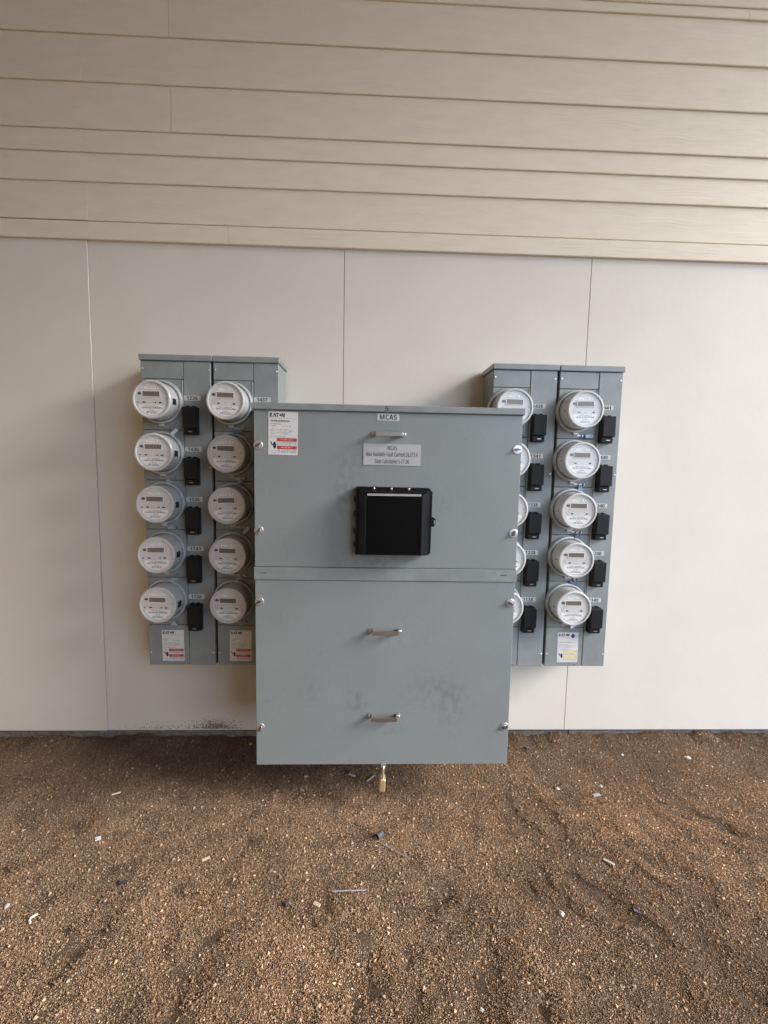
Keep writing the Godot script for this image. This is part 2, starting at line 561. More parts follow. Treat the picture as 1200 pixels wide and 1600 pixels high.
func ground_h(x: float, z: float) -> float:
	var y := 0.052
	y += 0.014 * gn.get_noise_2d(x, z) + 0.0045 * gn2.get_noise_2d(x, z)
	# drag marks left by shoes and rakes, running towards the wall
	y += 0.0035 * gn3.get_noise_2d(x * 4.6 + z * 2.2 * clampf((0.3 - x) * 2.0, -1.0, 1.0), z * 0.8 - x * 0.2) * smoothstep(0.35, 0.9, z)
	y += 0.012 * smoothstep(0.35, 0.0, z) * smoothstep(0.6, 1.7, x)
	y += (0.010 + 0.02 * gn2.get_noise_2d(x * 1.5, 3.0)) * smoothstep(0.16, 0.0, z)
	y -= 0.004 * smoothstep(0.5, 0.0, z) * smoothstep(0.0, -1.0, x)
	for d in DENTS:
		var p := Vector2(x - d[0], z - d[1])
		if absf(p.x) < 0.3 and absf(p.y) < 0.3:
			p = p.rotated(d[4])
			var r := sqrt(pow(p.x / d[2], 2) + pow(p.y / d[3], 2))
			if r < 2.0:
				y -= d[5] * 0.6 * smoothstep(1.35, 0.4, r)
				y += d[5] * 0.30 * exp(-pow((r - 1.4) / 0.3, 2))
	return y

func grid_part(st: SurfaceTool, xs: Array, zs: Array) -> void:
	var nx := xs.size()
	for z in zs:
		for x in xs:
			var e := 0.01
			var n := Vector3(ground_h(x - e, z) - ground_h(x + e, z), 2 * e, ground_h(x, z - e) - ground_h(x, z + e)).normalized()
			st.set_normal(n)
			st.set_uv(Vector2(x, z))
			st.add_vertex(Vector3(x, ground_h(x, z), z))
	for j in zs.size() - 1:
		for i in nx - 1:
			var a := j * nx + i
			for k in [a, a + 1, a + nx + 1, a, a + nx + 1, a + nx]: st.add_index(k)

func steps(a: float, b: float, n: int) -> Array:
	var r := []
	for i in n + 1: r.append(lerpf(a, b, float(i) / n))
	return r

func build_ground() -> void:
	for q in [[gn, 5, 0.9], [gn2, 6, 4.5], [gn3, 7, 1.6]]:
		q[0].seed = q[1]
		q[0].frequency = q[2]
		q[0].fractal_octaves = 3
	var soil := mat(lin(0.28, 0.185, 0.118), 0.95)
	soil.albedo_texture = noise_tex(0.09, [Color(0.50, 0.48, 0.46), Color(1, 1, 1)], 1024, 1024, 31, FastNoiseLite.TYPE_CELLULAR, 3)
	soil.heightmap_enabled = true
	soil.heightmap_texture = noise_tex(0.14, [Color.BLACK, Color.WHITE], 1024, 1024, 32)
	soil.heightmap_scale = 0.6
	tri_tex(soil, Vector3(2.3, 2.3, 2.3))
	var st := begin()
	var xs := [-80.0, -30.0, -12.0]
	xs.append_array(steps(-6.0, -2.7, 33))
	xs.append_array(steps(-2.67, 3.2, 290))
	xs.append_array(steps(3.3, 7.0, 37))
	xs.append_array([13.0, 30.0, 80.0])
	var zs := steps(-0.06, 2.1, 108)
	zs.append_array(steps(2.2, 6.0, 30))
	zs.append_array([12.0, 30.0, 80.0])
	grid_part(st, xs, zs)
	var o := obj("ground", st, soil)
	tag(o, "", "", "", "structure")
	# loose grains: patches of a few hundred stones each, laid over the ground again and again
	var gm := mat(Color.WHITE, 0.85)
	gm.vertex_color_use_as_albedo = true
	rng.seed = 40
	var tones := [Color(0.235, 0.165, 0.112), Color(0.20, 0.138, 0.092), Color(0.265, 0.19, 0.132), Color(0.16, 0.108, 0.07), Color(0.30, 0.22, 0.16), Color(0.23, 0.17, 0.13), Color(0.35, 0.275, 0.21), Color(0.33, 0.25, 0.185), Color(0.15, 0.105, 0.072)]
	var kinds := 6
	var meshes := []
	var half := 0.045
	for v in kinds:
		var s := begin()
		for i in 660:
			var big := rng.randf()
			var r := rng.randf_range(0.0008, 0.0016) if big < 0.88 else rng.randf_range(0.0016, 0.0027)
			if big > 0.996: r = rng.randf_range(0.0036, 0.0062)
			var c: Color = tones[rng.randi() % tones.size()]
			if rng.randf() < 0.013: c = Color(0.50, 0.45, 0.38)
			c = Color(c.r * 1.62, c.g * 1.43, c.b * 1.22) * (rng.randf_range(0.62, 1.05) if rng.randf() < 0.8 else rng.randf_range(1.15, 1.75))
			c.a = 1.0
			var rr := sqrt(rng.randf()) * half * 1.1
			var th := rng.randf() * TAU
			var at := Vector3(cos(th) * rr, r * rng.randf_range(-0.1, 0.75), sin(th) * rr)
			var b := Basis.from_euler(Vector3(rng.randf() * TAU, rng.randf() * TAU, rng.randf() * TAU))
			var p := []
			for ax in [Vector3(1, 0, 0), Vector3(-1, 0, 0), Vector3(0, 1, 0), Vector3(0, -1, 0), Vector3(0, 0, 1), Vector3(0, 0, -1)]:
				p.append(at + b * (ax * r * rng.randf_range(0.65, 1.35) + Vector3(rng.randf_range(-0.3, 0.3), rng.randf_range(-0.3, 0.3), rng.randf_range(-0.3, 0.3)) * r))
			for x in [0, 1]:
				for y in [2, 3]:
					for z in [4, 5]:
						s.set_color(c)
						tri(s, p[x], p[y], p[z], (p[x] + p[y] + p[z]) / 3.0 - at)
		meshes.append(s.commit())
	var spots := []
	var step := 0.053
	var z := 0.0
	while z < 2.6:
		var x := -3.4
		while x < 4.0:
			spots.append(Vector2(x + rng.randf_range(-0.02, 0.02), maxf(z + rng.randf_range(-0.02, 0.02), 0.012)))
			x += step
		z += step
	var per := []
	for k in kinds: per.append([])
	for s in spots: per[rng.randi() % kinds].append(s)
	var whole := thing("loose_gravel", "", "")
	tag(whole, "", "", "", "stuff")
	for k in kinds:
		var mm := MultiMesh.new()
		mm.transform_format = MultiMesh.TRANSFORM_3D
		mm.use_colors = true
		mm.mesh = meshes[k]
		mm.instance_count = per[k].size()
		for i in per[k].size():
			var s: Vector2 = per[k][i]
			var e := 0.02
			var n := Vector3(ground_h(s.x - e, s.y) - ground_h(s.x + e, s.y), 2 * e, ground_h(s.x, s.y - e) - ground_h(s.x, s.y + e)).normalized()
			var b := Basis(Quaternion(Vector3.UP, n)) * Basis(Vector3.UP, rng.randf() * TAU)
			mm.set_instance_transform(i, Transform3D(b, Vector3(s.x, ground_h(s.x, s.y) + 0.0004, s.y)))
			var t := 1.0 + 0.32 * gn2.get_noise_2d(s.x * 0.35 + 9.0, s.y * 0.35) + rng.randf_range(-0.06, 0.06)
			# shade painted into the grain colours, with moist finer soil, along the left wall foot
			var damp_shade := smoothstep(1.1, 0.3, s.y + 0.55 * smoothstep(-1.1, 0.5, s.x) + 0.22 * gn2.get_noise_2d(s.x * 0.3, s.y * 0.3 + 4.0))
			t *= 1.0 - 0.56 * damp_shade
			var w := 0.04 * damp_shade + 0.05 * gn.get_noise_2d(s.x + 20.0, s.y)
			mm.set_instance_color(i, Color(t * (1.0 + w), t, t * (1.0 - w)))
		var o2 := MultiMeshInstance3D.new()
		o2.multimesh = mm
		o2.material_override = gm
		o2.name = numbered_in(whole, "gravel_grains")
		whole.add_child(o2, true)
		tag(o2, "", "", "", "stuff")

# ------------------------------------------------------------------ wall
func build_wall() -> void:
	var w := thing("building_wall", "off-white outside wall of smooth panels under cream lap siding", "wall")
	var X0 := -4.6
	var X1 := 7.0
	obj("sheathing", box(Vector3(X0, 0.11, -0.16), Vector3(X1, 5.6, -0.006)), M.concrete, w)
	# concrete footing with form joints
	var fx := [-4.6, -3.1, -1.95, -0.72, 0.41, 0.95, 1.25, 1.62, 2.05, 3.2, 4.8, 7.0]
	for i in fx.size() - 1:
		obj("footing_block", box(Vector3(fx[i] + 0.0008, -0.3, -0.16), Vector3(fx[i + 1] - 0.0008, 0.092 - 0.001 * (i % 2), -0.004 - 0.002 * (i % 3)), 0.002), M.concrete, w)
	# smooth panels, four feet wide
	var px := [-4.6, -3.657, -2.438, -1.219, 0.0, 1.219, 2.438, 3.657, 4.876, 7.0]
	var pz := [0.009, 0.008, 0.0115, 0.0065, 0.0075, 0.008, 0.0085, 0.008, 0.009]
	for i in px.size() - 1:
		obj("wall_panel", box(Vector3(px[i] + 0.0009, 0.101, -0.004), Vector3(px[i + 1] - 0.0009, 2.56, pz[i]), 0.0014), M.panel, w)
	# trim board over the panels, then courses of lap siding
	for q in [[X0, -0.5543, 0.026], [-0.5537, 3.1, 0.0264], [3.102, X1, 0.026]]:
		obj("trim_board", box(Vector3(q[0], 2.553, -0.004), Vector3(q[1], 2.6335, q[2]), 0.0025), M.siding1, w)
	var ys := [2.640, 2.814, 2.941, 3.043, 3.245, 3.447, 3.649, 3.699, 3.90, 4.10, 4.30, 4.50, 4.70, 4.90, 5.10, 5.30, 5.50, 5.6]
	var jx := [-1.21, -0.81, -1.21, -0.81, -1.21, -0.81, 1.9, -1.3, 0.7, -0.5, 1.0, 0.2, -1.0, 1.4, 0.1, -0.9, 0.8, 0.0]
	rng.seed = 12
	for i in ys.size() - 1:
		var cuts := [X0, jx[i], jx[i] + 3.66, X1]
		if jx[i] + 3.66 > X1: cuts = [X0, jx[i], X1]
		for k in cuts.size() - 1:
			var a: float = cuts[k] + ((0.0009 if i == 3 or i == 5 else 0.0003) if k > 0 else 0.0)
			var b: float = cuts[k + 1] - (0.0009 if i == 3 or i == 5 else 0.0003)
			var lift := rng.randf_range(-0.001, 0.001)
			var y0: float = ys[i] + rng.randf_range(-0.001, 0.001)
			var y1: float = ys[i + 1] + 0.012
			if i == ys.size() - 2: y1 = ys[i + 1]
			var zt := 0.009
			var zb := 0.0205 + lift
			var st := begin()
			var rad := 0.003
			quad(st, Vector3(a, y0 + rad, zb), Vector3(b, y0 + rad, zb), Vector3(b, y1, zt), Vector3(a, y1, zt), Vector3.BACK)
			quad(st, Vector3(a, y0, zb - rad * 0.7), Vector3(b, y0, zb - rad * 0.7), Vector3(b, y0 + rad, zb), Vector3(a, y0 + rad, zb), Vector3(0, -1, 1))
			quad(st, Vector3(a, y0, 0.0), Vector3(b, y0, 0.0), Vector3(b, y0, zb - rad * 0.7), Vector3(a, y0, zb - rad * 0.7), Vector3.DOWN)
			for e in [a, b]:
				var s := Vector3.LEFT if e == a else Vector3.RIGHT
				quad(st, Vector3(e, y0, 0.0), Vector3(e, y0 + rad, zb), Vector3(e, y1, zt), Vector3(e, y1, 0.0), s)
			quad(st, Vector3(a, y0, 0.0), Vector3(b, y0, 0.0), Vector3(b, y1, 0.0), Vector3(a, y1, 0.0), Vector3.FORWARD)
			obj("siding_board", st, M["siding%d" % (rng.randi() % 3)], w)
	# mud thrown up against the foot of the wall, left of the cabinet
	rng.seed = 91
	var mud := begin()
	for k in 1500:
		var cx := -0.66 if k < 1250 else -0.90
		var sx := 0.055 if k < 1250 else 0.13
		var p := Vector2(cx + rng.randfn() * sx, 0.108 + absf(rng.randfn()) * (0.024 if k < 1250 else 0.014))
		var r := rng.randf_range(0.0005, 0.0026)
		var c := Vector3(p.x, p.y, 0.0066)
		var q := []
		for j in 6:
			var t := TAU * j / 6
			q.append(c + Vector3(cos(t) * r * rng.randf_range(0.7, 1.6), sin(t) * r * rng.randf_range(0.5, 1.0), 0))
		for j in 6: tri(mud, c + Vector3(0, 0, 0.0011), q[j], q[(j + 1) % 6], Vector3.BACK)
	var mo := obj("mud_splashes", mud, mat(lin(0.19, 0.135, 0.09), 0.95), w)
	tag(mo, "", "", "", "stuff")

func build_light_blockers() -> void:
	# unseen roof and walls added to shape the light: closed left and behind, open right
	var r := obj("added_roof", box(Vector3(-4.9, 5.6, -0.3), Vector3(6.0, 5.9, 6.6), 0.01), mat(lin(0.74, 0.56, 0.35), 0.8))
	tag(r, "", "", "", "structure")
	var l := obj("added_side_wall", box(Vector3(-2.35, -0.2, 0.03), Vector3(-2.05, 5.6, 7.0), 0.01), mat(lin(0.34, 0.25, 0.155), 0.8))
	tag(l, "", "", "", "structure")
	var b := obj("added_rear_wall", box(Vector3(-2.6, -0.2, 6.6), Vector3(2.1, 5.6, 6.9), 0.01), mat(lin(0.58, 0.46, 0.31), 0.8))
	tag(b, "", "", "", "structure")

# ------------------------------------------------------------------ meter stacks
var MESH := {}
const PITCH := 0.2268
const TOPM := 1.230   # height of the top meter's centre over the base of its stack
const SEAMS := [1.333, 1.106, 0.879, 0.6525, 0.4255, 0.197]

func make_shared() -> void:
	# a screw
	var s := begin()
	lathe(s, [Vector2(0.0045, 0), Vector2(0.0045, 0.0018), Vector2(0.003, 0.003), Vector2(0, 0.0032)], 12)
	MESH.screw = s.commit()
	# breaker: body, front block and lower lip
	var b := begin()
	bx(b, Vector3(-0.030, -0.063, 0), Vector3(0.030, 0.060, 0.026), 0.002)
	for x in [-0.016, 0.012]:
		bx(b, Vector3(x - 0.008, 0.0595, 0.004), Vector3(x + 0.008, 0.066, 0.02), 0.002)
	MESH.breaker_body = b.commit()
	b = begin()
	bx(b, Vector3(-0.029, -0.034, 0.0255), Vector3(0.030, 0.059, 0.048), 0.0025)
	MESH.breaker_lid = b.commit()
	b = begin()
	bx(b, Vector3(-0.028, -0.061, 0.0255), Vector3(0.024, -0.0365, 0.039), 0.002)
	MESH.breaker_lip = b.commit()
	b = begin()
	bx(b, Vector3(-0.008, -0.052, 0.0385), Vector3(0.010, -0.0475, 0.0405), 0.001)
	MESH.breaker_slot = b.commit()
	# hasp under a meter
	var h := begin()
	bx(h, Vector3(-0.024, -0.004, 0), Vector3(0.024, 0.004, 0.0025), 0.001)
	bx(h, Vector3(0.018, -0.0055, 0.0022), Vector3(0.024, 0.0055, 0.014), 0.001)
	bx(h, Vector3(-0.004, -0.007, 0.0022), Vector3(0.002, 0.003, 0.012), 0.001)
	MESH.hasp = h.commit()
	h = begin()
	bx(h, Vector3(-0.019, -0.008, 0), Vector3(0.019, 0.008, 0.004), 0.0015)
	MESH.tag = h.commit()
	h = begin()
	slab(h, [Vector2(-0.018, -0.006), Vector2(0.018, -0.009), Vector2(0.003, 0.013), Vector2(-0.006, 0.011)], 0, 0.004)
	MESH.tag_fold = h.commit()
	h = begin()
	bx(h, Vector3(-0.007, -0.005, 0.0035), Vector3(0.007, 0.005, 0.0058), 0.001)
	MESH.tag_print = h.commit()
	MESH.label = plate(0.074, 0.0215, 0.0012)
	MESH.sticker = plate(0.102, 0.150, 0.0008)

func meter_stack(label: String, at: Vector3, w: float, xs: float, gap: Array, numbers: Array, sticker: String, tags: Dictionary) -> Node3D:
	var t := thing("meter_stack", label, "meter cabinet", at, "meter stacks on the wall")
	var H := 1.42
	var l: float = gap[0]
	var r: float = w - gap[1]
	var e := begin()
	bx(e, Vector3(0.0015, 0, 0.03), Vector3(w - 0.0015, H - 0.008, 0.196), 0.001)
	obj("enclosure", e, M.steel, t)
	# dark hollow seen down the joints
	obj("inner_tray", box(Vector3(0.004, 0.004, 0.1955), Vector3(w - 0.004, H - 0.012, 0.2005)), M.inner, t)
	var c := begin()
	bx(c, Vector3(-0.006 if gap[0] < 0.003 else 0.0005, H - 0.007, 0.012), Vector3(w + (0.006 if gap[1] < 0.003 else -0.0005), H + 0.019, 0.2275), 0.003)
	obj("rain_cap", c, M.steel, t)
	# socket covers
	var y := [H - 0.0085] + SEAMS + [0.0]
	for i in 7:
		var s := begin()
		bx(s, Vector3(l, y[i + 1] + 0.0011, 0.2), Vector3(xs - 0.0012, y[i] - 0.0011, 0.2195 - 0.0006 * (i % 2)), 0.0018)
		if i > 0 and i < 6:
			bx(s, Vector3(xs - 0.0075, y[i + 1] + 0.003, 0.2185), Vector3(xs - 0.002, y[i] - 0.003, 0.2225), 0.0015)
		obj("blank_cover" if i == 0 or i == 6 else "socket_cover", s, M.steel, t)
	obj("breaker_cover", box(Vector3(xs + 0.0012, 0.001, 0.2), Vector3(r, H - 0.0085, 0.2205), 0.002), M.steel, t)
	for p in [Vector2(l + 0.008, 1.378), Vector2(r - 0.009, 1.376), Vector2(r - 0.009, 0.94), Vector2(r - 0.009, 0.062), Vector2(l + 0.007, 0.062)]:
		share("screw", MESH.screw, M.zinc, t, Vector3(p.x, p.y, 0.2195))
	obj("bottom_lug", box(Vector3(xs - 0.036, 0.004, 0.2195), Vector3(xs - 0.014, 0.012, 0.2245), 0.001), M.zinc_dull, t)
	var bxc := xs + 0.0385
	var mx := (l + xs) * 0.5
	for i in 5:
		var my := TOPM - PITCH * i
		var b := share("circuit_breaker", MESH.breaker_body, M.breaker, t, Vector3(bxc, my - 0.081, 0.2205))
		share("hinged_lid", MESH.breaker_lid, M.breaker, b)
		share("lock_lip", MESH.breaker_lip, M.breaker, b)
		share("lock_slot", MESH.breaker_slot, M.zinc_dull, b)
		if i < numbers.size() and numbers[i] != "":
			var n := share("number_label", MESH.label, M.tape, t, Vector3(bxc, my + 0.021 - 0.0022 * i, 0.2205), Vector3(0, 0, rng.randf_range(-0.012, 0.012)))
			lettering(n, numbers[i], Vector3(0, 0, 0.0014), 0.0155, 0.048, M.ink, true)
		var hp := share("seal_hasp", MESH.hasp, M.zinc_dull, t, Vector3(mx + 0.025, my - 0.110, 0.2195), Vector3(0, 0, rng.randf_range(-0.05, 0.05)))
		if tags.has(i):
			var q: Array = tags[i]
			var s := share("seal_tag", MESH.tag_fold if q[4] else MESH.tag, M[q[0]], hp, Vector3(q[1], q[2], 0.016), Vector3(-0.35, 0.1, q[3]))
			if q[0] == "tag_white": s.material_override = M.tag_white
			var wire := begin()
			tube(wire, [Vector3(0.0, 0.0, 0.008), Vector3(q[1] * 0.4 + 0.004, q[2] * 0.5 + 0.003, 0.02), Vector3(q[1], q[2], 0.018)], 0.0009, 6)
			obj("seal_wire", wire, M.zinc_dull, hp)
		else:
			share("seal_tag", MESH.tag_fold, M.tag_clear, hp, Vector3(0.004, -0.004, 0.014), Vector3(-0.3, 0.2, rng.randf_range(-0.5, 0.5)))
	if sticker != "":
		share("warning_sticker", MESH.sticker, M[sticker], t, Vector3(mx + 0.018, 0.096, 0.2195), Vector3(0, 0, rng.randf_range(-0.015, 0.015)))
	return t

# ------------------------------------------------------------------ meters
func make_meter(kind: int, label: String, at: Vector3) -> Node3D:
	var t := thing("electric_meter", label, "electric meter", at, "round electric meters on the stacks")
	var s := begin()
	lathe(s, [Vector2(0.0845, -0.004), Vector2(0.0845, 0.012), Vector2(0.0865, 0.018), Vector2(0.090, 0.0205), Vector2(0.0945, 0.019), Vector2(0.0970, 0.014), Vector2(0.0975, 0.006), Vector2(0.0975, -0.004)], 56)
	bx(s, Vector3(-0.012, -0.108, -0.002), Vector3(0.012, -0.093, 0.012), 0.002)
	obj("sealing_ring", s, M.ring, t)
	s = begin()
	lathe(s, [Vector2(0.0835, -0.002), Vector2(0.0833, 0.012), Vector2(0.0822, 0.016), Vector2(0.0818, 0.050), Vector2(0.0811, 0.086), Vector2(0.0812, 0.093)], 56)
	lathe(s, [Vector2(0.0826, 0.0925), Vector2(0.0830, 0.0985), Vector2(0.0822, 0.1025), Vector2(0.0800, 0.1052), Vector2(0.0770, 0.1060), Vector2(0.0735, 0.1056), Vector2(0.0725, 0.1030), Vector2(0.0722, 0.0990)], 56)
	obj("cover", s, M.cover, t)
	s = begin()
	lathe(s, [Vector2(0.0724, 0.1000), Vector2(0.0, 0.1002)], 48, Transform3D(), 0.0726)
	var face := obj("face_plate", s, M["face%d" % kind], t)
	# raised frame round the display
	s = begin()
	var dx := -0.002
	var dy := 0.0235
	var hw := 0.0365
	var hh := 0.0105
	for q in [[-hw - 0.003, hw + 0.003, hh, hh + 0.003], [-hw - 0.003, hw + 0.003, -hh - 0.003, -hh], [-hw - 0.003, -hw, -hh, hh], [hw, hw + 0.003, -hh, hh]]:
		bx(s, Vector3(dx + q[0], dy + q[2], 0.1003), Vector3(dx + q[1], dy + q[3], 0.1022), 0.0005)
	obj("display_frame", s, M.frame_white, face)
	var d := share("display", plate(hw * 2, hh * 2, 0.0006), M.lcd, t, Vector3(dx, dy, 0.1003))
	d.rotation = Vector3.ZERO
	if kind == 0:
		s = begin()
		bx(s, Vector3(0.0755, -0.016, 0.046), Vector3(0.0840, 0.010, 0.080), 0.0015)
		obj("side_port", s, M.black_plastic, t)
	else:
		s = begin()
		bx(s, Vector3(-0.0835, -0.006, 0.066), Vector3(-0.0800, 0.000, 0.072), 0.001)
		obj("side_port", s, M.black_plastic, t)
	return t

# ------------------------------------------------------------------ main cabinet
func handle_part(parent: Node, at: Vector3, m: Material) -> void:
	var s := begin()
	var w := 0.052
	for q in [-1.0, 1.0]:
		bx(s, Vector3(minf(q * w, q * (w + 0.016)), -0.0095, 0), Vector3(maxf(q * w, q * (w + 0.016)), 0.0095, 0.003), 0.001)
		bx(s, Vector3(minf(q * (w - 0.002), q * (w + 0.001)), -0.0095, 0.0015), Vector3(maxf(q * (w - 0.002), q * (w + 0.001)), 0.0095, 0.036), 0.001)
	bx(s, Vector3(-w - 0.001, -0.0095, 0.0335), Vector3(w + 0.001, 0.0095, 0.0365), 0.001)
	var h := obj("pull_handle", s, m, parent)
	h.position = at
	for q in [-1.0, 1.0]:
		var n := begin()
		lathe(n, [Vector2(0.0065, 0), Vector2(0.0065, 0.005), Vector2(0.004, 0.0075), Vector2(0, 0.0078)], 6)
		var o := obj("handle_nut", n, M.zinc, h)
		o.position = Vector3(q * (w + 0.009), 0, 0.003)

func latch_part(parent: Node, at: Vector3, turn: float) -> void:
	if not MESH.has("latch"):
		var s := begin()
		lathe(s, [Vector2(0.0178, 0), Vector2(0.0178, 0.002), Vector2(0.0165, 0.003), Vector2(0.0085, 0.0034), Vector2(0.0075, 0.006), Vector2(0, 0.0062)], 32)
		MESH.latch = s.commit()
		s = begin()
		# wing head of the thumb screw
		slab(s, [Vector2(-0.0115, -0.003), Vector2(-0.004, -0.0042), Vector2(0.004, -0.0042), Vector2(0.0115, -0.003), Vector2(0.0105, 0.0035), Vector2(0.0035, 0.0028), Vector2(0, 0.0055), Vector2(-0.0035, 0.0028), Vector2(-0.0105, 0.0035)], 0.0055, 0.013)
		MESH.wing = s.commit()
	var o := share("thumb_screw", MESH.latch, M.zinc, parent, at)
	share("wing_head", MESH.wing, M.screw_dark, o, Vector3.ZERO, Vector3(0, 0, turn))

func build_main() -> void:
	var O := Vector3(-0.318, 0.264, 0.0)
	var t := thing("main_breaker_cabinet", "large grey steel cabinet standing out from the wall, handles and black box on its front", "electrical cabinet", O)
	var W := 1.056
	var ZF := 0.55
	obj("enclosure", box(Vector3(0.004, 0.003, 0.02), Vector3(W - 0.004, 1.478, ZF - 0.018), 0.002), M.steel, t)
	var c := begin()
	bx(c, Vector3(-0.007, 1.462, 0.012), Vector3(W + 0.007, 1.4885, ZF + 0.010), 0.003)
	var cap := obj("rain_hood", c, M.steel, t)
	lettering(cap, "5", Vector3(0.516, 1.4755, ZF + 0.0102), 0.0165, 0.0145, M.marker, true)
	# doors with the paint worn where hands go
	var um := mat(lin(0.283, 0.304, 0.296), 0.42)
	um.albedo_texture = door_tex(420, 256, [[0.33, 0.50, 0.05, 0.16, 0.10], [0.45, 0.96, 0.16, 0.05, 0.10], [0.40, 0.30, 0.10, 0.06, 0.05], [0.70, 0.55, 0.12, 0.1, 0.03]], 46, 51)
	um.heightmap_enabled = true
	um.heightmap_texture = (M.steel as StandardMaterial3D).heightmap_texture
	um.heightmap_scale = 0.02
	var lm := um.duplicate() as StandardMaterial3D
	lm.albedo_texture = door_tex(420, 314, [[0.72, 0.58, 0.13, 0.10, 0.065], [0.77, 0.70, 0.06, 0.13, 0.06], [0.52, 0.80, 0.06, 0.03, 0.10], [0.38, 0.62, 0.03, 0.05, 0.12], [0.40, 0.68, 0.05, 0.03, 0.10], [0.22, 0.58, 0.05, 0.08, 0.05], [0.56, 0.30, 0.2, 0.05, -0.04]], 60, 52)
	for q in [["upper_door", 0.8435, 1.4615, um], ["lower_door", 0.0, 0.789, lm]]:
		var s := begin()
		bx(s, Vector3(0, q[1], ZF - 0.018), Vector3(W, q[2], ZF - 0.0004), 0.0016)
		var d := obj(q[0], s, M.steel, t)
		var f := begin()
		var p := [Vector3(0.002, q[2] - 0.002, ZF), Vector3(W - 0.002, q[2] - 0.002, ZF), Vector3(W - 0.002, q[1] + 0.002, ZF), Vector3(0.002, q[1] + 0.002, ZF)]
		var u := [Vector2(0, 0), Vector2(1, 0), Vector2(1, 1), Vector2(0, 1)]
		for k in [0, 1, 2, 0, 2, 3]: vert(f, p[k], Vector3.BACK, u[k])
		# hem of the painted face, so that it is a sheet with edges
		var hem := [Vector3(0, 0, -0.0012)]
		for k in 4: quad(f, p[k], p[(k + 1) % 4], p[(k + 1) % 4] + hem[0], p[k] + hem[0], p[k] + p[(k + 1) % 4] - p[0] - p[2])
		obj("door_face", f, q[3], d)
	var band := obj("middle_band", box(Vector3(-0.003, 0.7905, ZF - 0.020), Vector3(W + 0.003, 0.842, ZF + 0.004), 0.0018), M.steel, t)
	for x in [0.037, 1.006]:
		obj("slot", box(Vector3(x - 0.013, 0.8175, ZF + 0.0035), Vector3(x + 0.013, 0.8205, ZF + 0.0046)), M.inner, band)
	rng.seed = 5
	var k := 0
	for y in [1.326, 0.990, 0.701, 0.166]:
		latch_part(t, Vector3(0.0175, y, ZF + 0.0002), [0.6, 0.9, 0.5, 1.2][k])
		latch_part(t, Vector3(1.0385, y + 0.002, ZF + 0.0002), [0.1, 1.3, -0.5, 0.5][k])
		k += 1
	handle_part(t, Vector3(0.5265, 1.378, ZF), M.zinc_dull)
	handle_part(t, Vector3(0.527, 0.582, ZF), M.zinc_dull)
	handle_part(t, Vector3(0.528, 0.217, ZF), M.zinc_dull)
	# labels
	var n := share("name_label", plate(0.086, 0.0265, 0.0012), M.tape_white, t, Vector3(0.523, 1.4435, ZF + 0.0002), Vector3(0, 0, -0.006))
	lettering(n, "MCA5", Vector3(0, 0, 0.0014), 0.0185, 0.067, M.ink, true)
	var q := share("notice_plate", plate(0.226, 0.0835, 0.0022), M.plaque, t, Vector3(0.541, 1.298, ZF + 0.0002), Vector3(0, 0, -0.004))
	lettering(q, "MCA5", Vector3(0, 0.0265, 0.0024), 0.0165, 0.035, M.ink)
	lettering(q, "Max Available Fault Current 26,273 A", Vector3(0.0, 0.0005, 0.0024), 0.0165, 0.203, M.ink)
	lettering(q, "Date Calculated 5-27-26", Vector3(0, -0.0255, 0.0024), 0.0165, 0.134, M.ink)
	var st := share("warning_sticker", plate(0.114, 0.166, 0.0008), M.sticker_red, t, Vector3(0.114, 1.3725, ZF + 0.0002), Vector3(0, 0, -0.012))
	lettering(st, "1PMB1000ROOL", Vector3(-0.011, 0.0475, 0.001), 0.0058, 0.076, M.ink, true)
	# hasp on the underside for the padlock
	var hs := begin()
	bx(hs, Vector3(-0.010, -0.012, ZF - 0.016), Vector3(-0.0065, 0.004, ZF + 0.004), 0.001)
	bx(hs, Vector3(0.0065, -0.012, ZF - 0.016), Vector3(0.010, 0.004, ZF + 0.004), 0.001)
	bx(hs, Vector3(-0.010, 0.000, ZF + 0.0005), Vector3(0.010, 0.006, ZF + 0.004), 0.001)
	bx(hs, Vector3(-0.010, -0.012, ZF + 0.0005), Vector3(0.010, -0.009, ZF + 0.004), 0.001)
	var ho := obj("lock_hasp", hs, M.zinc, t)
	ho.position = Vector3(0.531, 0, 0)
	build_comm_box(O + Vector3(0.549, 1.037, ZF))
	build_padlock(O + Vector3(0.531, -0.010, ZF - 0.004))

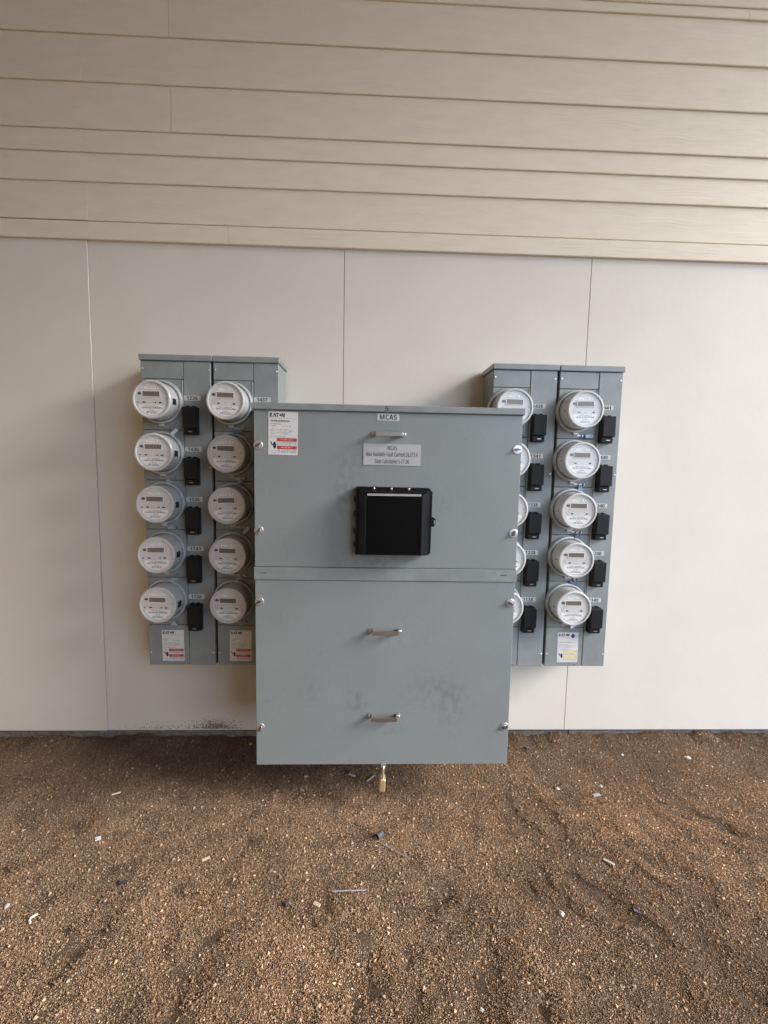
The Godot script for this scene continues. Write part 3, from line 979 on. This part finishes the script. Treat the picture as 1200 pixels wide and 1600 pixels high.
func build_comm_box(at: Vector3) -> void:
	var t := thing("black_box", "glossy black plastic box with side latch, mounted on the grey cabinet front", "box", at)
	var s := begin()
	# base with clipped corners
	slab(s, [Vector2(-0.148, -0.134), Vector2(0.137, -0.134), Vector2(0.150, -0.124), Vector2(0.152, 0.118), Vector2(0.138, 0.133), Vector2(-0.142, 0.135), Vector2(-0.150, 0.126)], 0.0003, 0.034)
	obj("base", s, M.black_plastic, t)
	s = begin()
	# front lid with sloped sides
	var lo := [Vector3(-0.140, -0.131, 0.034), Vector3(0.142, -0.131, 0.034), Vector3(0.142, 0.126, 0.034), Vector3(-0.140, 0.126, 0.034)]
	var hi := [Vector3(-0.112, -0.126, 0.078), Vector3(0.108, -0.126, 0.078), Vector3(0.108, 0.107, 0.078), Vector3(-0.112, 0.107, 0.078)]
	var outs := [Vector3.DOWN, Vector3.RIGHT, Vector3.UP, Vector3.LEFT]
	for k in 4:
		quad(s, lo[k], lo[(k + 1) % 4], hi[(k + 1) % 4], hi[k], outs[k] + Vector3(0, 0, 0.2))
	quad(s, hi[0], hi[1], hi[2], hi[3], Vector3.BACK)
	var lid := obj("lid", s, M.black_plastic, t)
	var r := begin()
	for x in [-0.1105, 0.1065]:
		bx(r, Vector3(x - 0.003, -0.125, 0.0765), Vector3(x + 0.003, 0.107, 0.0815), 0.0016)
	obj("lid_rib", r, M.black_plastic, lid)
	r = begin()
	bx(r, Vector3(-0.107, -0.124, 0.0775), Vector3(0.103, 0.103, 0.0797), 0.0012)
	obj("lid_panel", r, M.black_gloss, lid)
	r = begin()
	quad(r, Vector3(-0.1035, 0.1035, 0.0803), Vector3(0.1035, 0.1035, 0.0803), Vector3(0.1035, 0.1115, 0.0765), Vector3(-0.1035, 0.1115, 0.0765), Vector3(0, 0.5, 1))
	quad(r, Vector3(-0.1035, 0.1035, 0.0803), Vector3(0.1035, 0.1035, 0.0803), Vector3(0.1035, 0.1035, 0.0775), Vector3(-0.1035, 0.1035, 0.0775), Vector3.DOWN)
	obj("highlight_strip", r, mat(lin(0.42, 0.41, 0.41), 0.3, 0.3), lid)  # pale strip put in for the highlight along the lid's top bevel
	r = begin()
	slab(r, [Vector2(-0.124, 0.1125), Vector2(0.122, 0.1125), Vector2(0.128, 0.119), Vector2(-0.130, 0.119)], 0.052, 0.072)
	obj("drip_lip", r, M.black_plastic, lid)
	for x in [-0.078, -0.010, 0.058]:
		share("screw", MESH.screw, M.zinc, t, Vector3(x, 0.1285, 0.034))
	for y in [-0.092, -0.038, 0.030, 0.088]:
		var h := begin()
		lathe(h, [Vector2(0, -0.011), Vector2(0.006, -0.011), Vector2(0.007, 0), Vector2(0.006, 0.011), Vector2(0, 0.011)], 14, Transform3D(Basis(Vector3.RIGHT, PI / 2), Vector3(-0.149, y, 0.028)))
		obj("hinge_knuckle", h, M.black_plastic, t)
	var l := begin()
	slab(l, [Vector2(0.1505, -0.018), Vector2(0.160, -0.018), Vector2(0.166, -0.008), Vector2(0.166, 0.012), Vector2(0.156, 0.019), Vector2(0.1505, 0.017)], 0.008, 0.036)
	var lt := obj("latch", l, M.black_plastic, t)
	var ls := begin()
	bx(ls, Vector3(0.1595, -0.008, 0.0355), Vector3(0.163, 0.008, 0.0375), 0.0005)
	obj("latch_pin", ls, M.zinc_dull, lt)

func build_padlock(at: Vector3) -> void:
	var t := thing("padlock", "small brass padlock hanging edge-on under the big grey cabinet", "padlock", at)
	t.rotation = Vector3(0.05, 0.0, -0.04)
	# seen from its thin side: the shackle's loop lies in the plane that runs into the wall
	var pts := []
	for k in 13:
		var a := PI * k / 12
		pts.append(Vector3(0, -0.012 + 0.011 * sin(a) + 0.004, cos(a) * 0.011))
	var sh := [Vector3(0, -0.058, 0.011)]
	sh.append_array(pts)
	sh.append(Vector3(0, -0.050, -0.011))
	var s := begin()
	tube(s, sh, 0.0046, 12)
	obj("shackle", s, M.brass_pale, t)
	s = begin()
	bx(s, Vector3(-0.0125, -0.108, -0.021), Vector3(0.0125, -0.050, 0.021), 0.0045)
	var b := obj("lock_body", s, M.brass, t)
	s = begin()
	bx(s, Vector3(-0.0125, -0.056, -0.006), Vector3(-0.0085, -0.040, 0.010), 0.002)
	obj("end_stud", s, M.zinc_dull, b)

# ------------------------------------------------------------------ litter
func chip(x: float, z: float, called: String, label: String, cat: String, size: Vector3, turn: float, m: Material, tilt := 0.1, pts: Array = []) -> Node3D:
	var s := begin()
	if pts.is_empty(): bx(s, -size / 2, size / 2, minf(size.x, minf(size.y, size.z)) * 0.2)
	else:
		slab(s, pts, -size.y / 2, size.y / 2)
	var o := obj(called, s, m)
	o.position = Vector3(x, ground_h(x, z) + 0.004 + size.y * 0.4, z)
	o.rotation = Vector3(tilt - (0.0 if pts.is_empty() else PI / 2), 0, 0)
	o.rotate_y(turn)
	tag(o, label, cat)
	return o

func build_litter() -> void:
	var paper := mat(lin(0.72, 0.72, 0.78), 0.7)
	var wood := mat(lin(0.62, 0.50, 0.34), 0.8)
	var pale := mat(lin(0.60, 0.56, 0.50), 0.8)
	var white := mat(lin(0.74, 0.72, 0.68), 0.6)
	var rod := mat(lin(0.62, 0.63, 0.64), 0.35, 0.5)
	var plas := mat(lin(0.05, 0.05, 0.055), 0.6)
	chip(-0.902, 0.685, "paper_scrap", "small white square paper scrap lying on the gravel, left", "paper", Vector3(0.021, 0.0012, 0.018), 0.5, paper, 0.12)
	chip(-0.452, 0.79, "wood_chip", "pale yellowish wood chip on the gravel right of the paper scrap", "wood chip", Vector3(0.030, 0.004, 0.010), 0.55, wood)
	var dk := chip(-0.705, 0.885, "plastic_clip", "dark grey plastic clip below the white paper scrap", "clip", Vector3(0.030, 0.008, 0.014), 0.15, plas)
	obj("clip_edge", box(Vector3(-0.013, 0.0035, -0.0065), Vector3(0.012, 0.0055, -0.002), 0.0006), M.zinc_dull, dk)
	# curved white offcut
	var cs := begin()
	tube(cs, [Vector3(0.006, 0, -0.016), Vector3(0.001, 0.002, -0.010), Vector3(-0.006, 0.002, -0.001), Vector3(-0.004, 0.001, 0.009), Vector3(0.004, 0, 0.014)], 0.0036, 8)
	var co := obj("curved_offcut", cs, white)
	co.position = Vector3(-0.925, ground_h(-0.925, 1.02) + 0.007, 1.02)
	tag(co, "curved white plastic offcut on the gravel near the left edge", "offcut")
	# grey cap
	var cp := begin()
	lathe(cp, [Vector2(0, -0.013), Vector2(0.0115, -0.013), Vector2(0.0125, 0.010), Vector2(0.0095, 0.0105), Vector2(0.009, -0.006), Vector2(0, -0.006)], 20)
	var cap := obj("pipe_plug", cp, mat(lin(0.085, 0.09, 0.105), 0.6))
	cap.position = Vector3(0.195, ground_h(0.195, 0.70) + 0.011, 0.70)
	cap.rotation = Vector3(0.15, -0.9, 0.2)
	tag(cap, "dark grey plastic plug lying on the gravel below the padlock", "plug")
	for r in [[0.245, 0.765, -0.62, 0.13, 0.0016, "thin grey metal rod slanting beside the plastic plug"], [0.085, 0.945, 0.02, 0.115, 0.0023, "straight shiny metal rod lying level across the gravel, nearest the viewer"], [0.165, 0.335, 0.85, 0.055, 0.0022, "short grey rod in the shade just under the cabinet"]]:
		var s := begin()
		tube(s, [Vector3(-r[3] / 2, 0, 0), Vector3(0, 0.001, 0.0008), Vector3(r[3] / 2, 0, 0)], r[4], 8)
		var o := obj("metal_rod", s, rod)
		o.position = Vector3(r[0], ground_h(r[0], r[1]) + 0.0075, r[1])
		o.rotation = Vector3(0, r[2], 0)
		tag(o, r[5], "rod")
	var wl := [
		[-0.96, 0.435, 0.036, 0.007, 0.5, wood, "thin pale wood sliver on the dark gravel below the mud stain"],
		[0.075, 0.31, 0.034, 0.011, -0.45, pale, "pale wood splinter in the shade under the cabinet"],
		[-0.14, 0.32, 0.02, 0.012, 0.1, pale, "small pale chip left of the splinter under the cabinet"],
		[-0.02, 0.995, 0.026, 0.012, -0.5, wood, "tan wood chip below the left end of the shiny rod"],
		[1.05, 0.835, 0.038, 0.009, -0.75, pale, "long pale sliver on the gravel, right of middle"]]
	for q in wl:
		chip(q[0], q[1], "wood_sliver", q[6], "wood chip", Vector3(q[2], 0.004, q[3]), q[4], q[5], rng.randf_range(-0.1, 0.1))
	chip(-0.46, 0.065, "yellow_scrap", "tiny yellow scrap against the foot of the wall", "scrap", Vector3(0.014, 0.005, 0.012), 0.4, mat(lin(0.55, 0.45, 0.06), 0.6))
	var st := [
		[1.79, 0.19, 0.016, 0.65, "white stone on the gravel near the wall, far right"],
		[1.46, 0.165, 0.010, 0.7, "small white stone near the wall, right of the cabinets"],
		[0.79, 1.035, 0.013, 0.75, "bright white stone on the open gravel, lower right"],
		[1.02, 0.42, 0.012, 0.55, "pale stone on the gravel between cabinet and right edge"],
		[-1.04, 0.97, 0.012, 0.5, "pale stone left of the dark plastic clip"],
		[1.23, 0.405, 0.013, 0.6, "white stone right of the pale one, below the right meters"],
		[0.46, 1.3, 0.008, 0.75, "tiny white stone at the bottom of the gravel, right of middle"]]
	for q in st:
		var s := begin()
		var p := []
		rng.seed = int(q[0] * 1000) + 77
		for ax in [Vector3(1, 0, 0), Vector3(-1, 0, 0), Vector3(0, 0.6, 0), Vector3(0, -0.6, 0), Vector3(0, 0, 0.8), Vector3(0, 0, -0.8)]:
			p.append(ax * q[2] * rng.randf_range(0.7, 1.2) + Vector3(rng.randf_range(-0.3, 0.3), 0, rng.randf_range(-0.3, 0.3)) * q[2])
		var ball := []
		for x in [0, 1]:
			for y in [2, 3]:
				for z in [4, 5]:
					# split each face once for a rounder stone
					var a: Vector3 = p[x]
					var b: Vector3 = p[y]
					var c: Vector3 = p[z]
					var m := (a + b + c) / 3.0 * 1.45
					tri(s, a, b, m, m)
					tri(s, b, c, m, m)
					tri(s, c, a, m, m)
		var v: float = q[3]
		var o := obj("pale_stone", s, mat(lin(v, v * 0.95, v * 0.88), 0.8))
		o.position = Vector3(q[0], ground_h(q[0], q[1]) + q[2] * 0.3, q[1])
		tag(o, q[4], "stone")
	var dkst := [[0.98, 0.115, 0.020, "dark grey lump of plastic near the foot of the wall, right of the cabinet"], [-0.12, 0.99, 0.017, "small dark clip half buried left of the shiny rod"]]
	for q in dkst:
		chip(q[0], q[1], "dark_lump", q[3], "scrap", Vector3(q[2], 0.013, q[2] * 0.7), 0.7, plas, 0.3)
	chip(1.18, 0.47, "foil_scrap", "flat silvery foil scrap on the gravel, right side", "foil", Vector3(0.034, 0.002, 0.014), 0.2, mat(lin(0.5, 0.52, 0.55), 0.3, 0.6), 0.15)
	chip(1.05, 1.03, "blue_scrap", "dull blue plastic scrap on the gravel, lower right", "scrap", Vector3(0.026, 0.002, 0.010), -0.5, mat(lin(0.16, 0.18, 0.27), 0.5), 0.15)

# ------------------------------------------------------------------ all together
func _ready() -> void:
	var cam := Camera3D.new()
	cam.name = "camera"
	add_child(cam)
	cam.fov = 2.0 * rad_to_deg(atan(800.0 / 750.0))
	cam.near = 0.05
	cam.far = 400.0
	cam.position = Vector3(0.1255, 1.5292, 2.455)
	cam.basis = Basis(Vector3.UP, deg_to_rad(-2.0951)) * Basis(Vector3.RIGHT, deg_to_rad(-5.8308)) * Basis(Vector3.BACK, deg_to_rad(1.08004))
	cam.current = true
	var we := WorldEnvironment.new()
	we.name = "world"
	var env := Environment.new()
	env.background_mode = Environment.BG_SKY
	var sky := Sky.new()
	var sm := ProceduralSkyMaterial.new()
	sm.sky_top_color = Color(0.67, 0.765, 0.895)
	sm.sky_horizon_color = Color(0.81, 0.885, 0.975)
	sm.sky_curve = 0.2
	sm.ground_bottom_color = Color(0.35, 0.30, 0.25)
	sm.ground_horizon_color = Color(0.45, 0.41, 0.36)
	sky.sky_material = sm
	env.sky = sky
	env.background_energy_multiplier = 1.0
	env.tonemap_mode = Environment.TONE_MAPPER_LINEAR
	env.tonemap_exposure = 5.7
	env.sdfgi_enabled = true
	env.ssao_enabled = true
	env.ssil_enabled = true
	we.environment = env
	add_child(we)
	var sun := DirectionalLight3D.new()
	sun.name = "sun"
	sun.light_energy = 0.28
	sun.light_color = Color(1.0, 0.99, 0.98)
	sun.light_angular_distance = 25.0
	sun.shadow_enabled = true
	add_child(sun)
	sun.look_at_from_position(Vector3(5,2.9,1.6), Vector3.ZERO)

	rng.seed = 7
	make_materials()
	build_ground()
	build_wall()
	build_light_blockers()
	make_shared()
	rng.seed = 9
	# the four stacks of meter sockets
	var Y := 0.553
	var s1 := meter_stack("outermost left grey meter stack, numbered from 1236 at the top, red sticker at its foot", Vector3(-0.893, Y, 0), 0.317, 0.187, [0.0, 0.008], ["1236", "1436", "1336", "1141", "1136"], "sticker_red",
		{0: ["tag_white", 0.030, -0.022, 0.9, false], 1: ["tag_clear", 0.0, -0.02, 0.4, true], 3: ["tag_clear", 0.01, -0.022, 0.1, false]})
	var s2 := meter_stack("grey meter stack partly behind the big cabinet's left edge", Vector3(-0.575, Y, 0), 0.294, 0.182, [0.003, 0.0], ["1437"], "sticker_red",
		{0: ["tag_blue", -0.005, -0.015, 0.3, false], 1: ["tag_clear", 0.0, -0.018, 0.5, true], 2: ["tag_white", 0.028, -0.012, 0.9, false], 3: ["tag_clear", -0.008, -0.012, 0.4, true]})
	var s3 := meter_stack("grey meter stack partly behind the big cabinet's right edge, numbered from 1438", Vector3(0.699, Y, 0), 0.305, 0.172, [0.0, 0.009], ["1438", "1341", "1338", "1238", "1138"], "",
		{0: ["tag_navy", 0.03, -0.012, 0.4, true]})
	var s4 := meter_stack("outermost right grey meter stack, yellow sticker with a blue ink blot at its foot", Vector3(1.0055, Y, 0), 0.2975, 0.1865, [0.003, 0.0], ["1441", "1440", "1340", "1240", "1140"], "sticker_yellow",
		{0: ["tag_lightblue", 0.028, -0.002, 0.1, false], 1: ["tag_blue", 0.002, -0.022, 0.1, true], 2: ["tag_navy", 0.0, -0.022, 0.1, true], 3: ["tag_navy", -0.004, -0.020, -0.3, false]})
	# twenty meters
	var rows := ["top", "second from the top", "middle", "second from the bottom", "bottom"]
	var cols := [[s1, -0.803, 0, "meter in the outermost left stack", ["beside tag 1236", "beside tag 1436", "beside tag 1336", "beside tag 1141", "beside tag 1136"]], [s2, -0.492, 1, "meter next to the big cabinet's left edge", []], [s3, 0.772, 1, "meter half hidden by the big cabinet's right edge", ["beside tag 1438", "beside tag 1341", "beside tag 1338", "beside tag 1238", "beside tag 1138"]], [s4, 1.090, 1, "meter in the outermost right stack", ["over the light blue seal tag", "beside tag 1440", "beside tag 1340", "beside tag 1240", "above the yellow sticker"]]]
	var protos := [null, null]
	for c in cols:
		for i in 5:
			var lab: String = "%s %s" % [rows[i], c[3]]
			if c[4].size() > 0: lab += ", " + c[4][i]
			var at := Vector3(c[1] + rng.randf_range(-0.0015, 0.0015), Y + TOPM - PITCH * i, 0.2205)
			var turn := Vector3(rng.randf_range(-0.012, 0.012), rng.randf_range(-0.012, 0.012), rng.randf_range(-0.03, 0.03))
			if protos[c[2]] == null:
				protos[c[2]] = make_meter(c[2], lab, at)
				protos[c[2]].rotation = turn
			else:
				dup(protos[c[2]], "electric_meter", lab, at, turn)
	build_main()
	build_litter()
